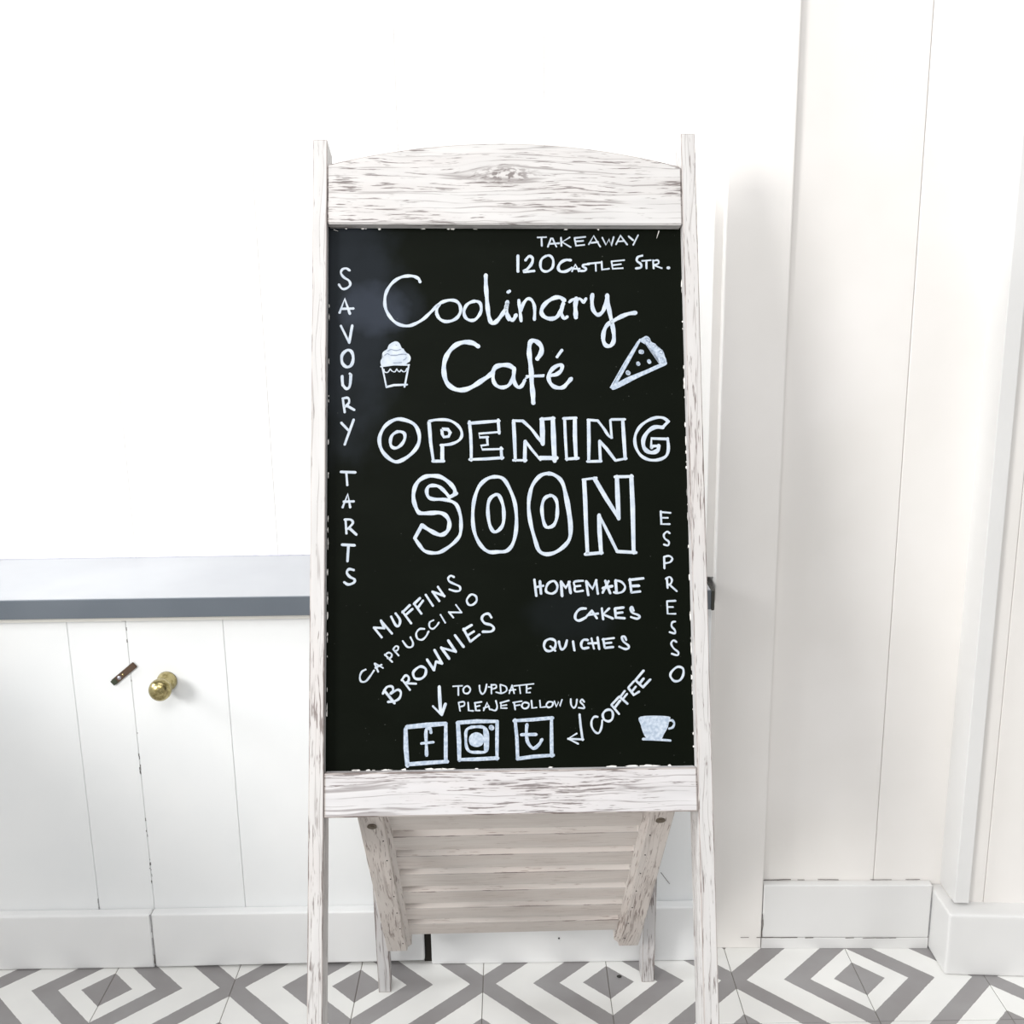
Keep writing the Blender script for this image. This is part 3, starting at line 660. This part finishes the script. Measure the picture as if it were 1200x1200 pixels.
 (1,2.7,[313.3,447.0,302.8,448.2,303.1,454.1,303.9,460.0,313.1,459.2]),
 (0,2.7,[303.1,453.9,309.9,453.2]),
 (1,2.7,[353.5,447.0,360.7,448.8,365.2,454.7,362.4,460.6,355.8,462.5,351.2,461.4])]),
('white lettering CAKES',[
 (1,3.2,[316.0,481.0,309.4,481.6,304.1,486.8,303.3,493.3,307.9,495.7,315.8,492.1]),
 (0,3.0,[315.8,492.1,323.6,483.7]),
 (0,3.0,[323.6,483.7,329.6,492.9]),
 (0,3.0,[319.8,488.9,331.0,487.3]),
 (0,3.0,[336.0,481.2,337.4,494.3]),
 (0,3.0,[344.9,481.3,337.5,488.4,349.3,493.5]),
 (0,3.0,[352.1,481.4,353.2,492.5,363.7,493.4]),
 (0,3.0,[352.1,481.4,362.7,480.3]),
 (0,3.0,[352.4,487.3,361.2,486.3]),
 (1,2.7,[375.1,484.2,373.2,479.7,371.2,481.6,373.7,486.8,380.3,489.5,382.8,492.2,378.8,494.1,371.7,492.0])]),
('white lettering QUICHES',[
 (2,3.0,[272.2,517.6,266.3,520.1,264.3,526.5,267.5,531.7,273.3,531.8,278.0,527.3,278.1,520.2]),
 (0,2.7,[272.1,526.6,277.9,531.9]),
 (1,3.0,[282.6,520.9,284.5,528.7,287.1,530.4,290.4,526.8,292.4,519.7]),
 (0,3.2,[299.9,521.1,301.4,531.5]),
 (1,3.0,[318.0,519.4,312.7,519.3,309.8,524.5,311.9,529.4,318.5,528.7]),
 (0,2.7,[322.6,517.5,325.4,529.8]),
 (0,2.7,[330.1,516.3,331.9,530.6]),
 (0,2.7,[318.5,523.5,331.0,523.2]),
 (0,2.7,[337.0,518.3,338.7,529.3]),
 (0,2.7,[336.3,518.9,350.1,517.4]),
 (0,2.7,[337.8,523.8,346.7,523.0]),
 (0,2.7,[338.7,529.3,349.0,528.3]),
 (1,2.7,[365.2,519.9,363.3,515.8,360.0,516.2,361.8,521.8,367.6,526.4,368.2,529.7,363.6,530.9,356.5,527.9])]),
('small white lettering TO UPDATE PLEASE FOLLOW US',[
 (0,1.9,[153.2,573.3,164.2,572.8]),
 (0,1.9,[159.6,573.4,159.6,584.0]),
 (0,1.9,[196.1,574.6,200.3,575.1]),
 (0,1.9,[199.5,571.8,199.7,582.6]),
 (0,1.9,[210.4,571.9,211.2,581.9]),
 (0,1.9,[221.3,582.5,224.8,572.9]),
 (0,1.9,[224.8,572.9,227.2,582.6]),
 (0,1.9,[221.3,579.2,228.9,578.3]),
 (0,1.9,[227.3,573.8,250.9,571.6]),
 (0,1.9,[233.7,573.4,234.8,582.7]),
 (0,1.9,[242.5,573.2,242.4,582.3,246.6,581.9]),
 (0,1.9,[242.4,577.8,247.5,576.6]),
 (0,1.9,[159.8,592.9,161.5,602.8]),
 (0,1.9,[171.3,593.0,171.9,602.5,177.4,603.0]),
 (0,1.9,[179.1,593.6,187.5,592.4]),
 (0,1.9,[179.6,594.3,180.7,602.6,185.3,602.7]),
 (0,1.9,[180.3,598.1,185.3,597.0]),
 (0,1.9,[190.0,602.7,194.3,593.3,197.5,601.7]),
 (0,1.9,[190.0,599.9,196.7,597.8]),
 (0,1.9,[210.2,594.0,220.7,591.2]),
 (0,1.9,[211.1,593.5,211.0,600.2,218.2,600.3]),
 (0,1.9,[211.0,597.4,217.8,596.5]),
 (0,1.9,[227.1,593.8,228.3,602.1]),
 (0,1.9,[225.7,593.7,236.3,592.2]),
 (0,1.9,[227.9,597.6,233.8,596.7]),
 (0,1.9,[248.1,591.6,248.9,600.7,254.3,600.0]),
 (0,1.9,[258.3,591.7,259.0,600.0,264.9,599.4]),
 (0,1.9,[276.0,592.8,278.4,599.5,281.0,593.7,282.6,599.0,285.3,591.2]),
 (1,2.1,[185.2,572.7,185.8,579.1,188.8,583.1,192.2,579.2,193.9,571.5]),
 (2,2.1,[170.4,573.1,165.8,576.3,166.6,581.3,171.3,581.9,174.2,577.3]),
 (1,1.9,[200.3,572.3,205.0,572.3,205.3,575.7,200.3,577.3]),
 (1,1.9,[210.4,571.9,217.2,574.5,217.9,579.5,212.0,582.4,205.3,581.0]),
 (1,1.9,[159.8,592.9,166.2,592.1,166.5,596.3,161.5,597.9]),
 (1,2.1,[204.9,591.3,206.5,598.5,204.3,602.9,199.2,601.7]),
 (2,2.1,[239.2,593.9,236.3,597.7,239.1,601.1,243.8,599.8,244.7,595.2]),
 (2,2.1,[269.2,593.5,266.1,597.1,268.3,600.1,272.8,598.9,274.3,594.4]),
 (1,2.1,[296.0,590.5,296.5,597.5,299.5,601.2,302.4,598.1,303.6,591.0]),
 (1,2.1,[312.3,594.1,309.8,591.1,307.7,594.0,311.4,598.2,312.2,601.6,305.4,601.0])]),
('arrow drawn pointing straight down',[
 (0,3.5,[136.5,573.4,137.1,588.4,138.0,605.8]),
 (0,2.8,[128.8,596.9,138.8,607.0]),
 (0,3.5,[143.9,594.3,139.3,607.0])]),
('square icon with a letter f',[
 (0,4.7,[95.8,623.4,96.2,646.2,97.9,667.2]),
 (0,4.7,[97.1,621.2,121.1,619.2,144.2,617.8]),
 (0,4.7,[144.2,617.8,144.1,638.4,144.0,662.9]),
 (0,4.7,[97.9,665.5,119.3,664.2,145.7,662.9]),
 (1,4.0,[126.2,628.0,125.4,623.8,121.4,623.2,120.2,629.6,120.7,643.1,121.0,655.0]),
 (0,2.9,[114.5,641.0,129.2,639.6])]),
('square icon with a camera outline',[
 (0,4.3,[158.8,617.0,160.1,638.7,160.3,661.5]),
 (0,4.3,[158.0,617.0,181.2,615.6,206.1,616.0]),
 (0,4.3,[206.3,616.0,205.9,639.4,205.7,660.5]),
 (0,4.3,[159.9,660.9,182.6,660.6,206.6,659.7]),
 (2,3.6,[174.3,622.8,169.1,626.1,168.2,635.4,169.0,645.6,173.2,651.5,182.6,652.5,192.1,651.8,194.4,645.1,194.8,635.8,193.1,625.6,188.0,622.5,181.1,622.1]),
 (0,3.6,[191.1,623.9,192.0,637.5,191.6,649.3]),
 (4,0.7,[181.1,628.5,174.2,631.3,171.8,637.2,174.1,643.6,181.0,646.1,187.8,643.8,190.3,637.4,187.9,631.5]),
 (0,6.5,[199.0,623.0,199.7,623.7])]),
('square icon with a letter t',[
 (0,4.3,[228.0,614.6,230.0,636.3,230.6,660.0]),
 (0,4.3,[226.8,615.6,250.1,614.5,273.5,612.8]),
 (0,4.3,[272.3,612.8,272.0,635.3,272.0,658.1]),
 (0,4.3,[230.3,660.9,249.6,658.6,273.7,657.3]),
 (1,4.0,[242.3,620.4,241.6,631.4,243.2,641.6,249.7,648.8,256.6,644.4,260.2,638.5]),
 (0,3.6,[235.3,632.3,253.4,632.3])]),
('arrow drawn turning to the left',[
 (0,3.0,[306.5,609.3,307.5,622.2,309.7,639.5]),
 (0,2.8,[310.3,639.1,292.1,638.0]),
 (0,2.3,[302.5,631.9,292.1,638.0,304.1,644.1])]),
('white lettering COFFEE written uphill',[
 (1,2.5,[328.3,612.3,324.1,612.3,320.9,617.6,321.4,624.8,325.6,630.8,329.8,631.4,332.9,624.9,334.0,616.6]),
 (2,2.8,[338.8,604.7,334.8,609.4,336.2,615.4,341.6,617.9,346.1,615.0,347.2,608.4,344.3,604.2]),
 (0,2.8,[345.6,598.2,354.5,609.1]),
 (0,2.8,[345.6,598.2,354.9,588.8]),
 (0,2.8,[349.2,601.9,356.3,593.0]),
 (0,2.8,[355.6,588.2,365.1,596.9]),
 (0,2.8,[356.4,589.1,362.1,581.7]),
 (0,2.8,[359.8,591.2,364.8,585.3]),
 (0,2.8,[366.7,577.5,373.6,570.1]),
 (0,2.8,[366.7,578.1,373.3,586.6,379.7,582.7]),
 (0,2.8,[370.9,582.4,375.7,576.7]),
 (0,2.8,[375.5,569.0,385.9,557.3]),
 (0,2.8,[376.1,569.2,384.5,577.5]),
 (0,2.8,[380.9,572.6,385.7,566.9]),
 (0,2.8,[384.5,577.5,393.8,568.2])]),
('drawing of a coffee cup on a saucer',[
 (4,0.5,[380.6,612.7,414.8,612.9,415.2,618.9,413.8,626.1,408.8,634.4,404.4,640.3,389.2,639.5,383.8,632.8,381.0,623.2]),
 (1,2.8,[415.3,618.3,419.5,617.8,421.9,621.4,419.9,626.2,415.6,627.6]),
 (0,3.0,[383.1,639.7,395.2,640.1,416.5,641.9])]),
('white lettering ESPRESSO written downwards',[
 (0,2.4,[411.6,361.8,412.0,377.8,422.3,377.9]),
 (0,2.4,[411.5,362.8,423.6,363.9]),
 (0,2.4,[411.8,370.0,420.0,370.1]),
 (0,2.4,[414.5,418.2,414.5,432.7]),
 (0,2.4,[417.3,445.2,417.8,456.8]),
 (0,2.4,[420.5,453.0,429.0,460.8]),
 (0,2.4,[416.7,473.1,417.1,488.5,426.7,488.6]),
 (0,2.4,[416.7,473.1,427.1,472.7]),
 (0,2.4,[416.9,480.2,423.7,480.3]),
 (1,2.4,[422.0,389.2,418.8,387.2,414.8,391.1,416.0,395.9,420.8,399.8,419.7,404.3,414.5,403.1]),
 (1,2.4,[414.1,418.6,420.4,417.3,424.6,420.6,421.7,425.0,415.9,426.3]),
 (1,2.4,[415.8,445.6,420.7,443.3,423.5,447.2,421.5,452.0,417.9,453.0]),
 (1,2.4,[426.1,498.1,422.6,499.1,421.7,503.8,425.5,508.6,425.4,512.5,419.0,510.9]),
 (1,2.4,[427.0,523.0,423.6,521.0,420.6,524.8,423.4,530.6,429.0,535.4,428.0,539.2,420.9,537.2]),
 (2,2.8,[427.6,553.4,420.4,559.0,418.7,564.7,423.3,570.4,430.1,569.6,434.5,563.0,434.3,555.4])])]

def spline(P, closed, k=5):
    L = len(P); out = []
    g = (lambda i: P[i % L]) if closed else (lambda i: P[min(max(i, 0), L-1)])
    for i in range(L if closed else L-1):
        a, b, c, d = g(i-1), g(i), g(i+1), g(i+2)
        for j in range(k):
            t = j/k; out.append(.5*((2*b)+(c-a)*t+(2*a-5*b+4*c-d)*t*t+(3*b-a-3*c+d)*t**3))
    out.append((P[0] if closed else P[-1]).copy()); return out
def write_on(label, strokes, name):
    bm = bmesh.new(); h0 = .00035
    if 'shading' in label: h0 = .0006
    for si, (mode, wd, fl_) in enumerate(strokes):
        P = [V((fl_[i]/1000, fl_[i+1]/1000)) for i in range(0, len(fl_), 2)]
        h = h0+.00006*(si % 3)
        if mode == 4:
            P = spline(P, True, 4)[:-1]
            A = [bm.verts.new(bfi @ P3(q.x, q.y, h)) for q in P]
            f = bm.faces.new(A); bmesh.ops.triangulate(bm, faces=[f]); continue
        if mode == 1: P = spline(P, False, 4)
        elif mode == 2: P = spline(P, True, 4)
        elif mode == 3: P = P+[P[0]]
        w = wd/2000
        # ribbon with rounded ends, each straight run its own quad strip
        L = len(P); prev = None; seedv = random.random()*6
        for i, q in enumerate(P):
            a = P[max(i-1, 0)]; c = P[min(i+1, L-1)]
            if mode == 2 and i in (0, L-1): a, c = P[L-2], P[1]
            d = (c-a)
            if d.length < 1e-7: d = V((1, 0))
            d.normalize(); m_ = V((-d.y, d.x)); ww = w*(1+.13*math.sin(seedv+i*.9))
            if mode in (0, 3) and 0 < i < L-1: ww *= 1.15
            cur = [bm.verts.new(bfi @ P3(q.x+m_.x*s*ww, q.y+m_.y*s*ww, hh)) for s, hh in ((-1, 0), (-.86, h), (.86, h), (1, 0))]
            if prev:
                for j in range(3): bm.faces.new((prev[j], prev[j+1], cur[j+1], cur[j]))
            prev = cur
        for q in ((P[0], P[-1]) if mode < 2 else ()):
            ring = [bm.verts.new(bfi @ P3(q.x+w*.96*math.cos(t*math.pi/5), q.y+w*.96*math.sin(t*math.pi/5), h*.98)) for t in range(10)]
            bm.faces.new(ring)
    bmesh.ops.recalc_face_normals(bm, faces=bm.faces[:])
    nloc = (bfi.to_3x3() @ n)
    for f in bm.faces:
        if f.normal.dot(nloc) < 0: f.normal_flip()
    me = bpy.data.meshes.new(name); bm.to_mesh(me); bm.free()
    o = link(name, me, shade_m if 'shading' in label else marker_thin if ('drawing' in label or 'icon' in label) and 'cupcake' not in label else marker, board, bfm); o['label'] = label; return o
bfi = bfm.inverted()
shade_m = plain('grey_marker_shading', (.22, .26, .34), .6)
for label, strokes in STROKES:
    write_on(label, strokes, 'drawing' if label.startswith(('drawing', 'grey shading', 'blue grey', 'square', 'arrow')) else 'lettering')
# ragged paint on the edges of the frame, overlapping the black panel
bm = bmesh.new()
for k in range(90):
    side = random.random()
    if side < .45: u, v = .4449, random.choice([random.gauss(.56, .09), random.gauss(.25, .14), random.uniform(.02, .67)]); su, sv = random.uniform(.0002, .0011), random.uniform(.001, .007)
    elif side < .72: u, v = .0014, random.uniform(.02, .66); su, sv = random.uniform(.0003, .001), random.uniform(.001, .006)
    elif side < .88: u, v = random.uniform(.02, .43), .6716; su, sv = random.uniform(.002, .008), random.uniform(.0004, .0016)
    else: u, v = random.uniform(.01, .43), .0022; su, sv = random.uniform(.001, .004), random.uniform(.0004, .0018)
    v = min(max(v, .005), .668) if side < .72 else v
    L = random.randint(5, 8)
    vs = [bm.verts.new(bfi @ P3(u+su*math.cos(t*2*math.pi/L)*random.uniform(.5, 1.2), v+sv*math.sin(t*2*math.pi/L)*random.uniform(.5, 1.2), .0003)) for t in range(L)]
    bm.faces.new(vs)
for a, c, w in (((.4178, .0035), (.4145, .0135), .0006), ((.0065, .0035), (.012, .0055), .0005)):
    A, C_ = V(a), V(c); d = (C_-A).normalized(); m_ = V((-d.y, d.x))*w
    bm.faces.new([bm.verts.new(bfi @ P3(q.x, q.y, .0004)) for q in (A-m_, C_-m_*.3, C_+m_*.3, A+m_)])
tag(link('paint_flecks', bm_mesh(bm, 'paint_flecks'), plain('white_paint_fleck', (.78, .76, .73), .6), board, bfm), 'ragged white paint specks round the panel edge', kind='stuff')

# rear legs: turned with the board
ex = V((e1.x, e1.y, 0)).normalized(); ey = V((-ex.y, ex.x, 0))
for x0, x1, yb, yt in ((-.2240, -.2045, 1.543, 1.482), (.1965, .2165, 1.559, 1.498)):
    b0, t0 = V((x0, yb, 0)), V((x0+.0005, yt, 1.205)); w_ = ex*(x1-x0); dz = ey*.030
    c8 = [b0-dz/2, b0+w_-dz/2, b0+w_+dz/2, b0+dz/2, t0-dz/2, t0+w_-dz/2, t0+w_+dz/2, t0+dz/2]
    hexa('rear_leg', c8, w_leg, sign, frame_from(t0-dz/2, b0-t0, ey), .0012, 2, w_edge)
a, c = V((-.2040, 1.484, 1.13)), V((.1960, 1.499, 1.13)); dz, du = ey*.018, V((0, 0, .04))
hexa('rear_crossbar', [a, c, c+dz, a+dz, a+du, c+du, c+dz+du, a+dz+du], w_leg, sign, frame_from(a, c-a, ey), .0012, 2, w_edge)

# slatted brace between the lower rail and the rear legs
A, B, C_, D = V((-.197, 1.24, .4639)), V((.1986, 1.2545, .4588)), V((-.201, 1.487, .1031)), V((.1854, 1.5015, .0968))
pn = -(B-A).cross(C_-A).normalized()
if pn.y > 0: pn = -pn              # front (downward facing) normal
pb = -pn
def Q(s, t, off=0):                # s across 0..1, t down 0..1, off backwards
    return (A*(1-s)+B*s)*(1-t) + (C_*(1-s)+D*s)*t + pb*off
SW = .078                          # stile width as a fraction of the panel width
for side in (0, 1):
    def s_(x): return x if side == 0 else 1-x
    t0, t1 = -.06, 1.0
    prof = [(0, 0), (SW, 0), (SW+.003, .006), (SW+.018, .010), (SW+.018, .026), (0, .026)]
    fm = frame_from(Q(s_(0), t0), Q(s_(0), t1)-Q(s_(0), t0), pb); inv = fm.inverted(); bm = bmesh.new()
    top = [bm.verts.new(inv @ Q(s_(x), t0, o_)) for x, o_ in prof]; bot = [bm.verts.new(inv @ Q(s_(x), t1, o_)) for x, o_ in prof]
    bm.faces.new(top); bm.faces.new(bot[::-1])
    for k in range(6): bm.faces.new((top[k], top[(k+1) % 6], bot[(k+1) % 6], bot[k]))
    bmesh.ops.recalc_face_normals(bm, faces=bm.faces[:]); bmesh.ops.bevel(bm, geom=bm.edges[:], offset=.0009, segments=1, affect='EDGES')
    st = link('brace_stile', bm_mesh(bm, 'brace_stile'), w_stile, sign, fm)
    pf = frame_from(Q(s_(SW*.52), .045, -.0004), e1, pn)
    bm = bmesh.new(); bmesh.ops.create_cone(bm, cap_ends=True, segments=24, radius1=.0062, radius2=.0055, depth=.0016, matrix=Matrix.Rotation(ang(90), 4, 'X'))
    bmesh.ops.create_cone(bm, cap_ends=True, segments=16, radius1=.0030, radius2=.0026, depth=.0026, matrix=Matrix.Rotation(ang(90), 4, 'X'))
    pl_ = link('plug', bm_mesh(bm, 'plug'), plain('worn_brown_plug', (.10, .075, .05), .55), st, pf); pl_['label'] = 'dark round screw plug'
    bm = bmesh.new()
    for k in range(7):
        q = Q(s_(SW*(.86 if side == 0 else .80)), .14+.1315*k, -.0002)
        bmesh.ops.create_icosphere(bm, subdivisions=1, radius=.0011, matrix=Matrix.Translation(q))
    tag(link('nail_heads', bm_mesh(bm, 'nail_heads'), ink, st, Matrix()), 'row of small dark nail heads', kind='stuff')
for k in range(7):
    t0 = .035+.1315*k; t1 = t0+.087; s0, s1 = SW+.012, 1-SW-.012
    if k == 0: t0 = -.03
    c8 = [Q(s0, t1, .010), Q(s1, t1, .010), Q(s1, t1, .025), Q(s0, t1, .025), Q(s0, t0, .010), Q(s1, t0, .010), Q(s1, t0, .025), Q(s0, t0, .025)]
    hexa('slat', c8, w_slat, sign, frame_from(Q(s0, t0, .010), Q(s1, t0)-Q(s0, t0), pb), .0009, 1, w_edge)

# crumb on the floor
bm = bmesh.new(); bmesh.ops.create_icosphere(bm, subdivisions=2, radius=.0034)
for v in bm.verts: v.co = V((v.co.x*1.1, v.co.y*.9, v.co.z*.45))*random.uniform(.85, 1.15)
cb_ = link('crumb', bm_mesh(bm, 'crumb'), ink, None, Matrix.Translation((.162, 1.5575, .0013))); tag(cb_, 'tiny dark crumb lying on a grey diamond of the tiled floor', 'debris')
